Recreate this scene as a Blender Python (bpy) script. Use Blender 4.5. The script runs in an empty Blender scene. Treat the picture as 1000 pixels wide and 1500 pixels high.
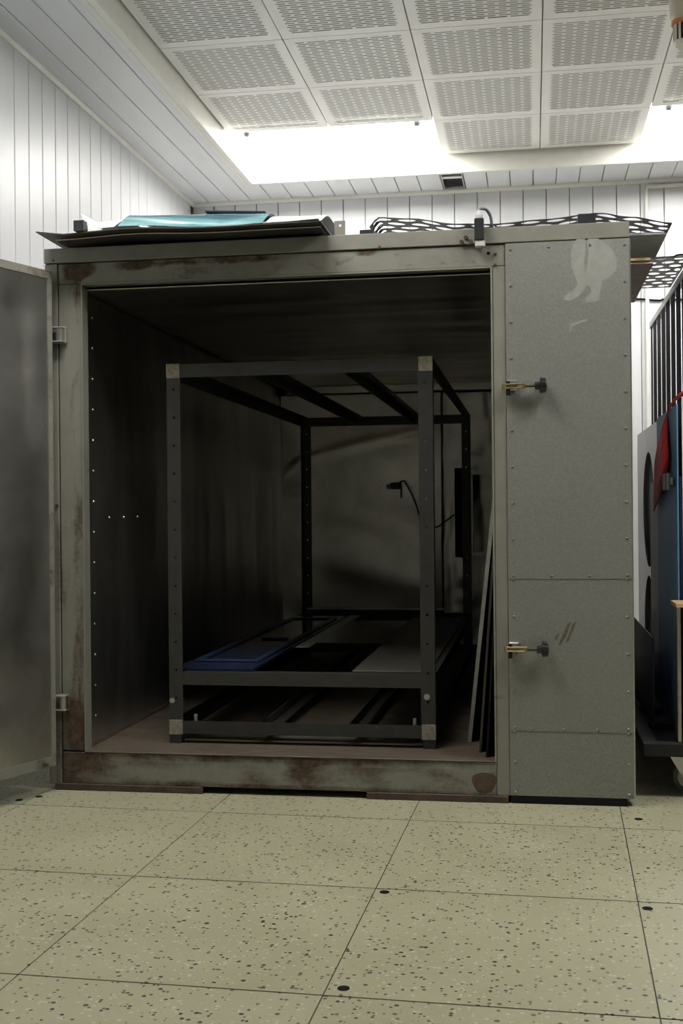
import bpy, bmesh, math, random
from mathutils import Vector, Matrix, noise
random.seed(4)
S = bpy.context.scene
COL = S.collection
R = math.radians

# ------------------------------------------------------------------ camera
F, YAW, ROLL, ZC = 1720.0, R(9.25), 0.0094, 0.987
_c, _s = math.cos(YAW), math.sin(YAW)
cam_d = bpy.data.cameras.new('camera')
cam_d.sensor_fit = 'VERTICAL'; cam_d.sensor_height = 36.0; cam_d.lens = 36.0 * F / 1500.0
cam_d.clip_start = 0.02
cam = bpy.data.objects.new('camera', cam_d); COL.objects.link(cam)
_r = Vector((_c, _s, -ROLL)).normalized(); _b = Vector((_s, -_c, 0)); _u = _b.cross(_r)
cam.matrix_world = Matrix(((_r.x, _u.x, _b.x, 0), (_r.y, _u.y, _b.y, 0), (_r.z, _u.z, _b.z, ZC), (0, 0, 0, 1)))
S.camera = cam

# ------------------------------------------------------------------ world, view
w = bpy.data.worlds.new('world'); S.world = w; w.use_nodes = True
w.node_tree.nodes['Background'].inputs[0].default_value = (0.90, 0.95, 1.0, 1)
w.node_tree.nodes['Background'].inputs[1].default_value = 0.0     # closed room, no window in view
S.view_settings.view_transform = 'Standard'; S.view_settings.look = 'None'
S.view_settings.gamma = 1.0; S.view_settings.use_curve_mapping = False
S.view_settings.exposure = 0.65
LAMP = 16.0      # emission of the ceiling light panels, all alike

# ------------------------------------------------------------------ helpers
WO = {}
def ray(u, v):
    du, dv = u - 500, v - 750
    a = du - ROLL * dv; b = dv + ROLL * du
    return Vector((_c * a - _s * F, _s * a + _c * F, -b))
def onY(u, v, Y):
    d = ray(u, v); p = d * (Y / d.y); p.z += ZC; return p
def onZ(u, v, Z):
    d = ray(u, v); p = d * ((Z - ZC) / d.z); p.z += ZC; return p

def tag(o, label=None, cat=None, group=None, kind=None):
    if label: o['label'] = label
    if cat: o['category'] = cat
    if group: o['group'] = group
    if kind: o['kind'] = kind
    return o
def thing(name, loc, label, cat, group=None):
    o = bpy.data.objects.new(name, None); COL.objects.link(o)
    o.empty_display_size = 0.1
    o.location = loc; WO[o] = Vector(loc)
    return tag(o, label, cat, group)
def obj(name, bm, mat, parent=None, label=None, smooth=False, origin=None):
    """links a bmesh given in world coordinates as one mesh object"""
    if isinstance(bm, bmesh.types.BMesh):
        bmesh.ops.recalc_face_normals(bm, faces=bm.faces[:])
        me = bpy.data.meshes.new(name)
        xs = [v.co.x for v in bm.verts]; ys = [v.co.y for v in bm.verts]; zs = [v.co.z for v in bm.verts]
        o0 = Vector(((min(xs) + max(xs)) / 2, (min(ys) + max(ys)) / 2, min(zs))) if origin is None else Vector(origin)
        bmesh.ops.translate(bm, verts=bm.verts[:], vec=-o0)
        bm.to_mesh(me); bm.free()
        if smooth:
            for p in me.polygons: p.use_smooth = True
        me.materials.append(mat)
    else:
        me = bm; o0 = Vector(origin)
    o = bpy.data.objects.new(name, me); COL.objects.link(o)
    WO[o] = o0.copy()
    if parent: o.parent = parent; o.location = o0 - WO[parent]
    else: o.location = o0
    if label: o['label'] = label
    return o
def inst(src, name, origin, parent, rot=None):
    o = bpy.data.objects.new(name, src.data if hasattr(src, 'data') else src); COL.objects.link(o)
    WO[o] = Vector(origin)
    if parent: o.parent = parent; o.location = WO[o] - WO[parent]
    else: o.location = origin
    if rot: o.rotation_euler = rot
    return o
def box(bm, x0, x1, y0, y1, z0, z1, bev=0.0):
    r = bmesh.ops.create_cube(bm, size=1.0)
    vs = r['verts']
    bmesh.ops.scale(bm, vec=(x1 - x0, y1 - y0, z1 - z0), verts=vs)
    bmesh.ops.translate(bm, vec=((x0 + x1) / 2, (y0 + y1) / 2, (z0 + z1) / 2), verts=vs)
    if bev:
        es = list({e for v in vs for e in v.link_edges})
        bmesh.ops.bevel(bm, geom=es, offset=bev, segments=1, affect='EDGES', profile=0.5)
def B(*a, bev=0.0):
    bm = bmesh.new(); box(bm, *a, bev=bev); return bm
def frame_axes(d):
    d = d.normalized(); a = Vector((0, 0, 1)) if abs(d.z) < .9 else Vector((1, 0, 0))
    x = d.cross(a).normalized(); return x, d.cross(x).normalized()
def cyl(bm, p0, p1, r0, r1=None, n=12, caps=True):
    p0, p1 = Vector(p0), Vector(p1); r1 = r0 if r1 is None else r1
    x, y = frame_axes(p1 - p0)
    A = [bm.verts.new(p0 + (x * math.cos(t) + y * math.sin(t)) * r0) for t in [2 * math.pi * i / n for i in range(n)]]
    C = [bm.verts.new(p1 + (x * math.cos(t) + y * math.sin(t)) * r1) for t in [2 * math.pi * i / n for i in range(n)]]
    for i in range(n): bm.faces.new((A[i], A[(i + 1) % n], C[(i + 1) % n], C[i]))
    if caps: bm.faces.new(A[::-1]); bm.faces.new(C)
def tube(bm, pts, r, n=8):
    pts = [Vector(p) for p in pts]; rings = []
    for i, p in enumerate(pts):
        d = pts[min(i + 1, len(pts) - 1)] - pts[max(i - 1, 0)]
        x, y = frame_axes(d)
        rings.append([bm.verts.new(p + (x * math.cos(2 * math.pi * k / n) + y * math.sin(2 * math.pi * k / n)) * r) for k in range(n)])
    for a, b in zip(rings, rings[1:]):
        for k in range(n): bm.faces.new((a[k], a[(k + 1) % n], b[(k + 1) % n], b[k]))
    bm.faces.new(rings[0][::-1]); bm.faces.new(rings[-1])
def spline(pts, n=8):
    pts = [Vector(p) for p in pts]; out = []
    P = [pts[0]] + pts + [pts[-1]]
    for i in range(1, len(P) - 2):
        a, b, c, d = P[i - 1:i + 3]
        for k in range(n):
            t = k / n
            out.append(.5 * ((2 * b) + (c - a) * t + (2 * a - 5 * b + 4 * c - d) * t * t + (3 * b - a - 3 * c + d) * t ** 3))
    out.append(pts[-1]); return out
def prism(bm, poly, vec):
    a = [bm.verts.new(p) for p in poly]; b = [bm.verts.new(Vector(p) + Vector(vec)) for p in poly]
    n = len(poly)
    bm.faces.new(a); bm.faces.new(b[::-1])
    for i in range(n): bm.faces.new((a[i], a[(i + 1) % n], b[(i + 1) % n], b[i]))
def plate_holes(bm, x0, x1, y, th, cells, seg=8):
    """upright plate facing -Y made of cells (z0, z1, hole) where hole = (cx, cz, r) is really cut through"""
    fs = []
    for z0, z1, h in cells:
        if h is None:
            fs.append(bm.faces.new([bm.verts.new(q) for q in ((x0, y, z0), (x1, y, z0), (x1, y, z1), (x0, y, z1))])); continue
        cx, cz, r = h; o_, i_ = [], []
        for k in range(seg):
            t = 2 * math.pi * (k + .5) / seg; c_, s_ = math.cos(t), math.sin(t)
            i_.append(bm.verts.new((cx + r * c_, y, cz + r * s_)))
            # outer ring: the corners and points on the vertical / horizontal sides
            ex = x1 if c_ > 0 else x0; ez = z1 if s_ > 0 else z0
            o_.append(bm.verts.new((ex, y, cz + (ez - cz) * .4) if abs(c_) > abs(s_) else (cx + (ex - cx) * .4, y, ez)))
        for k in range(seg):
            a, b = o_[k], o_[(k + 1) % seg]
            if abs(a.co.x - b.co.x) > 1e-7 and abs(a.co.z - b.co.z) > 1e-7:      # round a corner
                cxn = x1 if (a.co.x + b.co.x) / 2 > cx else x0; czn = z1 if (a.co.z + b.co.z) / 2 > cz else z0
                fs.append(bm.faces.new((a, bm.verts.new((cxn, y, czn)), b, i_[(k + 1) % seg], i_[k])))
            else: fs.append(bm.faces.new((a, b, i_[(k + 1) % seg], i_[k])))
    bmesh.ops.recalc_face_normals(bm, faces=fs)
    r = bmesh.ops.extrude_face_region(bm, geom=fs); bmesh.ops.translate(bm, vec=(0, th, 0), verts=[g for g in r['geom'] if isinstance(g, bmesh.types.BMVert)])
def grid(bm, f, nu, nv, thick=None):
    """surface f(u,v) -> point, u,v in 0..1; thick = offset vector gives it a closed body"""
    V = [[bm.verts.new(f(i / nu, j / nv)) for j in range(nv + 1)] for i in range(nu + 1)]
    for i in range(nu):
        for j in range(nv): bm.faces.new((V[i][j], V[i + 1][j], V[i + 1][j + 1], V[i][j + 1]))
    if thick is not None:
        t = Vector(thick)
        W2 = [[bm.verts.new(V[i][j].co + t) for j in range(nv + 1)] for i in range(nu + 1)]
        for i in range(nu):
            for j in range(nv): bm.faces.new((W2[i][j], W2[i][j + 1], W2[i + 1][j + 1], W2[i + 1][j]))
        for i in range(nu):
            bm.faces.new((V[i][0], W2[i][0], W2[i + 1][0], V[i + 1][0])); bm.faces.new((V[i][nv], V[i + 1][nv], W2[i + 1][nv], W2[i][nv]))
        for j in range(nv):
            bm.faces.new((V[0][j], V[0][j + 1], W2[0][j + 1], W2[0][j])); bm.faces.new((V[nu][j], W2[nu][j], W2[nu][j + 1], V[nu][j + 1]))

# ------------------------------------------------------------------ materials
def nodes(name):
    m = bpy.data.materials.new(name); m.use_nodes = True
    nt = m.node_tree; return m, nt, nt.nodes['Principled BSDF']
def N(nt, t, **kw):
    n = nt.nodes.new(t)
    for k, v in kw.items(): setattr(n, k, v)
    return n
def tex_noise(nt, vec, scale, detail=4, rough=.55, dist=0.0):
    n = N(nt, 'ShaderNodeTexNoise'); n.inputs['Scale'].default_value = scale
    n.inputs['Detail'].default_value = detail; n.inputs['Roughness'].default_value = rough; n.inputs['Distortion'].default_value = dist
    nt.links.new(vec, n.inputs['Vector']); return n.outputs['Fac']
def ramp(nt, fac, stops):
    n = N(nt, 'ShaderNodeValToRGB'); e = n.color_ramp.elements
    while len(e) < len(stops): e.new(.5)
    for i, (p, c) in enumerate(stops):
        e[i].position = p; e[i].color = (c, c, c, 1) if isinstance(c, (int, float)) else (*c, 1)
    nt.links.new(fac, n.inputs[0]); return n.outputs[0]
def mix(nt, fac, a, b):
    n = N(nt, 'ShaderNodeMix', data_type='RGBA')
    for s, v in ((n.inputs[0], fac), (n.inputs[6], a), (n.inputs[7], b)):
        if isinstance(v, (int, float)): s.default_value = v
        elif isinstance(v, tuple): s.default_value = (*v, 1)
        else: nt.links.new(v, s)
    return n.outputs[2]
def math_n(nt, op, a, b=None, clamp=False):
    n = N(nt, 'ShaderNodeMath', operation=op, use_clamp=clamp)
    for i, v in enumerate((a, b)):
        if v is None: continue
        if isinstance(v, (int, float)): n.inputs[i].default_value = v
        else: nt.links.new(v, n.inputs[i])
    return n.outputs[0]
def coord(nt, world=False, scale=None):
    if world: o = N(nt, 'ShaderNodeNewGeometry').outputs['Position']
    else: o = N(nt, 'ShaderNodeTexCoord').outputs['Object']
    if scale:
        m = N(nt, 'ShaderNodeMapping'); m.inputs['Scale'].default_value = scale
        nt.links.new(o, m.inputs['Vector']); o = m.outputs[0]
    return o
def bump(nt, bs, h, strength=.2, dist=.002):
    b = N(nt, 'ShaderNodeBump'); b.inputs['Strength'].default_value = strength; b.inputs['Distance'].default_value = dist
    nt.links.new(h, b.inputs['Height']); nt.links.new(b.outputs[0], bs.inputs['Normal'])
def simple(name, col, rough=.5, metal=0.0, var=.12, scale=14, stretch=None, bmp=0.0):
    """plain colour with a little procedural mottling"""
    m, nt, bs = nodes(name); v = coord(nt, True, stretch)
    n = tex_noise(nt, v, scale, 5)
    c0 = tuple(max(0, c * (1 - var)) for c in col); c1 = tuple(min(1, c * (1 + var)) for c in col)
    nt.links.new(ramp(nt, n, [(.3, c0), (.7, c1)]), bs.inputs['Base Color'])
    bs.inputs['Roughness'].default_value = rough; bs.inputs['Metallic'].default_value = metal
    if bmp: bump(nt, bs, n, bmp)
    return m
def painted(name, col, rust_lo, rust_hi, scale=5, stretch=(1, 1, 1), rough=.5, spots=()):
    """old painted steel with rust patches and grime"""
    m, nt, bs = nodes(name); v = coord(nt, True, stretch); v2 = coord(nt, True)
    big = tex_noise(nt, v, scale, 7, .62, .4); fine = tex_noise(nt, v2, 55, 4, .7); mid = tex_noise(nt, v2, 11, 5, .6)
    base = mix(nt, ramp(nt, mid, [(.3, 0), (.75, 1)]), tuple(c * .78 for c in col), col)
    rust = mix(nt, ramp(nt, tex_noise(nt, v2, 24, 6, .75, .5), [(.35, 0), (.68, 1)]), (.020, .014, .009), (.105, .066, .038))
    f = math_n(nt, 'ADD', big, math_n(nt, 'MULTIPLY', math_n(nt, 'SUBTRACT', fine, .5), .30))
    if spots:                                   # stains at known places: (x, z, half width, half height, strength)
        sx = N(nt, 'ShaderNodeSeparateXYZ'); nt.links.new(v2, sx.inputs[0])
        for x0, z0, rx, rz, st in spots:
            a = math_n(nt, 'POWER', math_n(nt, 'ABSOLUTE', math_n(nt, 'DIVIDE', math_n(nt, 'SUBTRACT', sx.outputs[0], x0), rx)), 2)
            b = math_n(nt, 'POWER', math_n(nt, 'ABSOLUTE', math_n(nt, 'DIVIDE', math_n(nt, 'SUBTRACT', sx.outputs[2], z0), rz)), 2)
            g = math_n(nt, 'SUBTRACT', 1.0, math_n(nt, 'ADD', a, b), True)
            f = math_n(nt, 'ADD', f, math_n(nt, 'MULTIPLY', g, st))
    nt.links.new(mix(nt, ramp(nt, f, [(rust_lo, 0), (rust_hi, 1)]), base, rust), bs.inputs['Base Color'])
    nt.links.new(ramp(nt, f, [(rust_lo, rough), (rust_hi, .85)]), bs.inputs['Roughness'])
    bump(nt, bs, f, .25, .003)
    return m
def alu(name, col=(.55, .55, .54), rough=.25, stretch=(1, 1, 1), stain=.35, metal=1.0):
    m, nt, bs = nodes(name); v = coord(nt, True, stretch)
    n = tex_noise(nt, v, 3.2, 6, .6, .6); g = tex_noise(nt, coord(nt, True), 140, 2)
    nt.links.new(mix(nt, ramp(nt, n, [(.35, 0), (.72, 1)]), tuple(c * (1 - stain) for c in col), col), bs.inputs['Base Color'])
    bs.inputs['Metallic'].default_value = metal
    r = math_n(nt, 'ADD', math_n(nt, 'MULTIPLY', n, .12), rough - .06)
    nt.links.new(math_n(nt, 'ADD', r, math_n(nt, 'MULTIPLY', g, .05)), bs.inputs['Roughness'])
    return m
def emis(name, col, strength):
    m, nt, bs = nodes(name)
    e = N(nt, 'ShaderNodeEmission'); e.inputs[0].default_value = (*col, 1); e.inputs[1].default_value = strength
    nt.links.new(e.outputs[0], nt.nodes['Material Output'].inputs[0]); return m

def mat_terrazzo():
    m, nt, bs = nodes('terrazzo')
    oi = N(nt, 'ShaderNodeObjectInfo')
    off = N(nt, 'ShaderNodeVectorMath', operation='SCALE'); off.inputs[3].default_value = 37.0
    cmb = N(nt, 'ShaderNodeCombineXYZ'); nt.links.new(oi.outputs['Random'], cmb.inputs[0]); nt.links.new(oi.outputs['Random'], cmb.inputs[1])
    nt.links.new(cmb.outputs[0], off.inputs[0])
    add = N(nt, 'ShaderNodeVectorMath', operation='ADD'); nt.links.new(coord(nt), add.inputs[0]); nt.links.new(off.outputs[0], add.inputs[1])
    v = add.outputs[0]
    def chips(scale, thr, keep):
        vo = N(nt, 'ShaderNodeTexVoronoi'); vo.inputs['Scale'].default_value = scale; nt.links.new(v, vo.inputs['Vector'])
        sep = N(nt, 'ShaderNodeSeparateColor'); nt.links.new(vo.outputs['Color'], sep.inputs[0])
        size = math_n(nt, 'MULTIPLY', sep.outputs[1], thr)
        a = math_n(nt, 'LESS_THAN', vo.outputs['Distance'], size)
        k = math_n(nt, 'LESS_THAN', sep.outputs[0], keep)
        return math_n(nt, 'MULTIPLY', a, k), sep.outputs[2]
    n = tex_noise(nt, v, 3.0, 6, .6); n2 = tex_noise(nt, v, 60, 3)
    base = mix(nt, ramp(nt, n, [(.3, 0), (.7, 1)]), (.300, .290, .190), (.350, .340, .228))
    base = mix(nt, math_n(nt, 'MULTIPLY', n2, .35), base, (.275, .262, .165))
    c2, _ = chips(105, .60, .22); base = mix(nt, math_n(nt, 'MULTIPLY', c2, .6), base, (.47, .46, .37))
    c1, h = chips(100, .60, .22)
    base = mix(nt, c1, base, mix(nt, h, (.025, .024, .020), (.10, .088, .058)))
    c3, _ = chips(40, .28, .07); base = mix(nt, c3, base, (.06, .045, .035))
    nt.links.new(base, bs.inputs['Base Color'])
    nt.links.new(ramp(nt, n, [(.3, .38), (.7, .52)]), bs.inputs['Roughness'])
    return m
def mat_galv():
    m, nt, bs = nodes('galvanised_steel')
    v = coord(nt, True)
    vo = N(nt, 'ShaderNodeTexVoronoi'); vo.inputs['Scale'].default_value = 230; nt.links.new(v, vo.inputs['Vector'])
    sep = N(nt, 'ShaderNodeSeparateColor'); nt.links.new(vo.outputs['Color'], sep.inputs[0])
    big = tex_noise(nt, v, 2.2, 4, .5)
    sp = math_n(nt, 'ADD', math_n(nt, 'MULTIPLY', sep.outputs[0], .55), math_n(nt, 'MULTIPLY', big, .45))
    nt.links.new(ramp(nt, sp, [(.1, (.205, .206, .190)), (.9, (.285, .286, .262))]), bs.inputs['Base Color'])
    bs.inputs['Metallic'].default_value = .55
    nt.links.new(ramp(nt, sep.outputs[1], [(0, .46), (1, .6)]), bs.inputs['Roughness'])
    return m

M = {}
M['board'] = simple('white_lacquered_board', (.67, .675, .69), .4, var=.02, scale=5, stretch=(3, 3, .6))
M['board_h'] = simple('white_ceiling_board', (.74, .745, .76), .4, var=.02, scale=5, stretch=(3, .6, 3))
M['gap'] = simple('bare_wall_backing', (.34, .31, .27), .9)
M['plaster'] = simple('white_plaster', (.70, .70, .68), .8, var=.03, scale=3)
M['tile'] = simple('white_perforated_metal', (.88, .865, .83), .45, var=.02, scale=6)
M['felt'] = simple('grey_acoustic_felt', (.42, .42, .40), .95)
M['trim'] = simple('cream_trim', (.76, .75, .69), .4, var=.03)
M['subfloor'] = simple('joint_grout', (.05, .048, .04), .9)
M['terrazzo'] = mat_terrazzo()
M['galv'] = mat_galv()
M['paint'] = painted('grey_paint_light_rust', (.215, .21, .175), .66, .80, 4.5, (1, 1, 2.2))
M['paint_top'] = painted('grey_paint_streaked_rust', (.215, .21, .175), .54, .74, 7, (1, 1, 1.6), spots=[(-1.595, 1.865, .07, .05, .42), (-1.37, 1.872, .16, .022, .26), (-1.05, 1.876, .30, .018, .22), (-.55, 1.882, .06, .02, .3), (-1.62, 1.82, .05, .04, .2)])
M['paint_jamb'] = painted('grey_paint_stained', (.215, .21, .175), .55, .78, 6, (3, 3, .5), spots=[(-1.60, .35, .04, .45, .26), (-1.64, .14, .09, .22, .3), (-1.61, .95, .03, .25, .16), (-1.60, 1.78, .05, .06, .15)])
M['paint_sill'] = painted('grey_paint_heavy_rust', (.215, .21, .175), .40, .74, 6, (1, 1, 2.5), spots=[(-1.62, .09, .16, .09, .3), (-1.25, .07, .28, .030, -.22), (-.78, .09, .10, .06, .25), (-.45, .07, .12, .03, -.12), (-.9, .125, .8, .016, .2), (-.9, .03, .8, .012, .2)])
M['rust'] = painted('rusted_steel', (.06, .045, .035), .30, .60, 12)
M['ovenfloor'] = painted('dusty_oven_floor', (.10, .080, .058), .48, .85, 5)
M['alu_v'] = alu('aluminium_liner_side', (.66, .645, .61), .30, (1.5, 1.5, .4))
M['alu_h'] = alu('aluminium_liner_top', (.66, .645, .61), .30, (.5, 2, 1))
M['alu_b'] = alu('aluminium_liner_back', (.66, .645, .61), .30, (1, 1, 1))
M['alu_d'] = alu('aluminium_door_lining', (.66, .645, .61), .33, (1, 1, 1), .35)
M['rivet'] = simple('bright_rivet', (.40, .40, .38), .32, 1.0)
M['rack'] = simple('dark_green_grey_paint', (.023, .023, .020), .5, var=.25, scale=20)
M['weld'] = simple('bare_weld_corner', (.21, .19, .14), .6, var=.35, scale=60)
M['black'] = simple('black_plastic', (.018, .018, .02), .4)
M['blackmatte'] = simple('matt_black', (.012, .012, .012), .9)
M['blackmatte'].node_tree.nodes['Principled BSDF'].inputs['Specular IOR Level'].default_value = .08
M['knob'] = simple('black_bakelite', (.02, .02, .022), .15)
M['brass'] = simple('yellow_zinc_steel', (.42, .34, .17), .35, .9, .25, 60)
M['steel'] = simple('bare_steel', (.45, .44, .42), .35, 1.0, .15, 30)
M['ltgrey'] = simple('light_grey_plastic', (.45, .45, .44), .5)
M['cable'] = simple('grey_cable', (.10, .11, .14), .45)
M['trace'] = simple('pale_abraded_zinc', (.275, .275, .25), .62, .25, .10, 30)
M['bronze_stain'] = simple('brown_scuff', (.10, .085, .06), .7, 0, .3, 90)
M['dk_sheet'] = simple('dark_brown_sheet', (.045, .038, .032), .45, var=.2)
M['edge_sheet'] = simple('black_sheet_pale_core', (.03, .03, .032), .4, var=.2)
M['cream_edge'] = simple('cream_core_edge', (.55, .50, .38), .6)
M['pale'] = simple('pale_mint_film', (.62, .68, .66), .35, var=.06, scale=4)
M['white'] = simple('white_paper', (.80, .80, .80), .6, var=.02)
M['wood'] = simple('raw_wood', (.50, .36, .19), .7, var=.2, scale=30, stretch=(1, 8, 8))
M['cardboard'] = simple('grey_brown_sheet', (.50, .42, .38), .7, var=.12, scale=20)
M['slatdark'] = simple('navy_black_metal', (.020, .022, .040), .6)
M['slatdark'].node_tree.nodes['Principled BSDF'].inputs['Specular IOR Level'].default_value = .1
M['cart'] = simple('black_cart_steel', (.012, .012, .013), .85)
M['wheel'] = simple('grey_rubber_wheel', (.10, .10, .095), .6)
M['zinc'] = simple('zinc_plate', (.50, .50, .48), .35, 1.0, .12, 20)
M['red'] = simple('red_webbing', (.55, .015, .025), .55, var=.2, scale=80, bmp=.1)
M['stainless'] = alu('stainless_sheet', (.66, .65, .72), .22, (1, 1, 1), .1)
M['orange'] = simple('orange_ring', (.55, .20, .08), .5)
M['beige'] = simple('beige_plastic', (.62, .58, .48), .45, var=.06)
M['lamp'] = emis('light_diffuser', (1.0, .985, .95), LAMP)
M['boardedge'] = simple('pale_grey_edge', (.26, .255, .215), .6, var=.2, scale=40)
M['corr'] = simple('grey_corrugated_plastic', (.42, .42, .45), .55, var=.1)
M['bolt'] = simple('zinc_bolt', (.42, .42, .38), .35, .8)
def mat_teal():
    m, nt, bs = nodes('teal_film_sheet'); v = coord(nt, True, (.7, 2.2, 2.2))
    n = tex_noise(nt, v, 3.4, 3, .5, 1.2)
    nt.links.new(ramp(nt, n, [(.25, (.02, .06, .09)), (.42, (.06, .17, .20)), (.56, (.17, .32, .34)), (.72, (.45, .56, .55))]), bs.inputs['Base Color'])
    bs.inputs['Roughness'].default_value = .18; return m
M['teal'] = mat_teal()
def mat_blue(name, col, rough=.12):
    m, nt, bs = nodes(name); n = tex_noise(nt, coord(nt, True, (1, 1, .3)), 5, 4)
    nt.links.new(ramp(nt, n, [(.3, tuple(c * .7 for c in col)), (.7, col)]), bs.inputs['Base Color'])
    bs.inputs['Roughness'].default_value = rough; bs.inputs['Specular IOR Level'].default_value = .12; return m
M['blue'] = mat_blue('blue_protective_film', (.17, .36, .62), .35)
M['navy'] = mat_blue('navy_protective_film', (.020, .034, .075), .3)
M['shelfblue'] = mat_blue('dark_blue_lacquer', (.012, .018, .05), .10)
M['greysheet'] = simple('grey_matt_sheet', (.048, .045, .037), .5, var=.15, scale=6)
# ------------------------------------------------------------------ the room
XL, XR, YB, Y0 = -2.28, 4.40, 7.78, -3.60
ZS, ZT = 3.107, 3.215               # soffit and tile ceiling heights
TX, TY = .603, .641                 # ceiling tile pitch
TX0, TY1 = -1.745, 7.34             # left edge and far edge of the tile field
NCX = 9
TXE = TX0 + NCX * TX
NRY = 16
TYE = TY1 - NRY * TY

floor = tag(obj('floor', B(XL - .1, XR + .1, Y0 - .1, YB + .1, -.12, -.002), M['subfloor']), kind='structure')
FT = (.667, .69); frot = R(-1.45)
bm = B(-FT[0] / 2 + .0016, FT[0] / 2 - .0016, -FT[1] / 2 + .0026, FT[1] / 2 - .0026, -.012, 0)
tile_src = None
fc, fs = math.cos(frot), math.sin(frot)
A0 = Vector((-.415, 3.05, 0))       # a measured joint crossing
for i in range(-4, 9):
    for j in range(-10, 8):
        lx, ly = (i + .5) * FT[0], (j + .5) * FT[1]
        p = A0 + Vector((fc * lx - fs * ly, fs * lx + fc * ly, 0))
        if not (XL - .15 < p.x < XR + .15 and Y0 - .1 < p.y < YB + .1): continue
        if tile_src is None:
            tile_src = obj('floor_tile', bm, M['terrazzo'], floor, origin=(0, 0, 0))
            tile_src.location = p - WO[floor]; WO[tile_src] = p; tile_src.rotation_euler = (0, 0, frot)
        else: inst(tile_src, 'floor_tile', p, floor, (0, 0, frot))
bm = bmesh.new(); cyl(bm, (0, 0, -.004), (0, 0, .0012), .013, n=14)
plug = None
for u, v in [(28, 1172), (57, 1167), (563, 1307), (503, 1448), (948, 1331), (935, 1200)]:
    p = onZ(u, v, 0)
    if plug is None: plug = obj('tile_plug', bm, M['blackmatte'], floor, origin=(0, 0, 0)); plug.location = p - WO[floor]; WO[plug] = p
    else: inst(plug, 'tile_plug', p, floor)

def board_mesh(name, wdt, length, thick, axis, mat):
    """one tongue-and-groove board with chamfered long edges; lies in local coords"""
    bm = bmesh.new(); h = wdt / 2 - .0025; c = .003
    sec = [(-h, 0), (-h, thick - c), (-h + c, thick), (h - c, thick), (h, thick - c), (h, 0)]
    if axis == 'back': poly = [(x, -y, 0) for x, y in sec]; vec = (0, 0, length)
    elif axis == 'left': poly = [(y, x, 0) for x, y in sec]; vec = (0, 0, length)
    else: poly = [(x, 0, -y) for x, y in sec]; vec = (0, length, 0)
    prism(bm, poly, vec); bmesh.ops.recalc_face_normals(bm, faces=bm.faces[:])
    me = bpy.data.meshes.new(name); bm.to_mesh(me); bm.free(); me.materials.append(mat); return me

wall_back = tag(obj('wall_back', B(XL - .12, XR + .12, YB + .016, YB + .14, 0, 3.4), M['gap']), kind='structure')
me = board_mesh('wall_board', .149, ZS + .04, .016, 'back', M['board'])
x = -2.2045
while x < XR - .02:
    inst(me, 'wall_board', (x, YB + .016, 0), wall_back); x += .149
wall_left = tag(obj('wall_left', B(XL - .14, XL - .016, Y0 - .1, YB + .016, 0, 3.4), M['gap']), kind='structure')
me = board_mesh('wall_board', .1535, ZS + .04, .016, 'left', M['board'])
y = 4.97 + .1535 * .5
y -= .1535 * int((y - Y0) / .1535)
while y < YB - .03:
    inst(me, 'wall_board', (XL - .016, y, 0), wall_left); y += .1535
wall_right = tag(obj('wall_right', B(XR, XR + .2, Y0 - .1, YB + .016, 0, 3.4), M['plaster']), kind='structure')
wall_front = tag(obj('wall_front', B(XL - .1, XR + .1, Y0 - .2, Y0, 0, 3.4), M['plaster']), kind='structure')

# ceiling: backing slab, soffit boards, trims, perforated tiles
ceiling = tag(obj('ceiling', B(XL - .1, XR + .1, Y0 - .1, YB + .1, ZT + .10, ZT + .2), M['felt']), kind='structure')
FASC = TY1 + .022
me = board_mesh('soffit_board', .1455, YB - FASC - .03, .014, 'soffit', M['board_h'])
bx = [-1.87 + .1455 * (k + .5) for k in range(0, 60) if -1.87 + .1455 * (k + .5) < TXE + .1]
me2 = board_mesh('soffit_board', .1455, YB - Y0, .014, 'soffit', M['board_h'])
for q in (-1.87 - .1455 * .5, -1.87 - .1455 * 1.5): inst(me2, 'soffit_board', (q, Y0, ZS + .014), ceiling)
e0 = -1.87 - .291; me2 = board_mesh('soffit_board', e0 - XL, YB - Y0, .014, 'soffit', M['board_h']); inst(me2, 'soffit_board', ((e0 + XL) / 2, Y0, ZS + .014), ceiling)
e1 = TX0 - .076; me2 = board_mesh('soffit_board', e1 + 1.87, FASC + .03 - Y0, .014, 'soffit', M['board_h']); inst(me2, 'soffit_board', ((e1 - 1.87) / 2, Y0, ZS + .014), ceiling)
vx = min(bx, key=lambda q: abs(q + .488))
for q in bx:
    if q is vx: continue
    inst(me, 'soffit_board', (q, FASC + .03, ZS + .014), ceiling)
rw = XR - (TXE + .045)
nb = int(round(rw / .1455)); me = board_mesh('soffit_board', rw / nb, YB - Y0, .014, 'soffit', M['board_h'])
for k in range(nb): inst(me, 'soffit_board', (TXE + .045 + (k + .5) * rw / nb, Y0, ZS + .014), ceiling)
va, vb, vy0, vy1 = vx - .068, vx + .068, FASC + .04, YB - .03        # the vent opening stays clear
for q in ((XL, va, FASC + .03, YB), (vb, XR, FASC + .03, YB), (va, vb, FASC + .03, vy0), (va, vb, vy1, YB)): obj('soffit_backing', B(*q, ZS + .016, ZS + .03), M['gap'], ceiling)
obj('soffit_backing', B(XL, TX0 - .045, Y0, FASC + .03, ZS + .016, ZS + .03), M['gap'], ceiling)
obj('soffit_backing', B(TXE + .045, XR, Y0, FASC + .03, ZS + .016, ZS + .03), M['gap'], ceiling)
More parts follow.
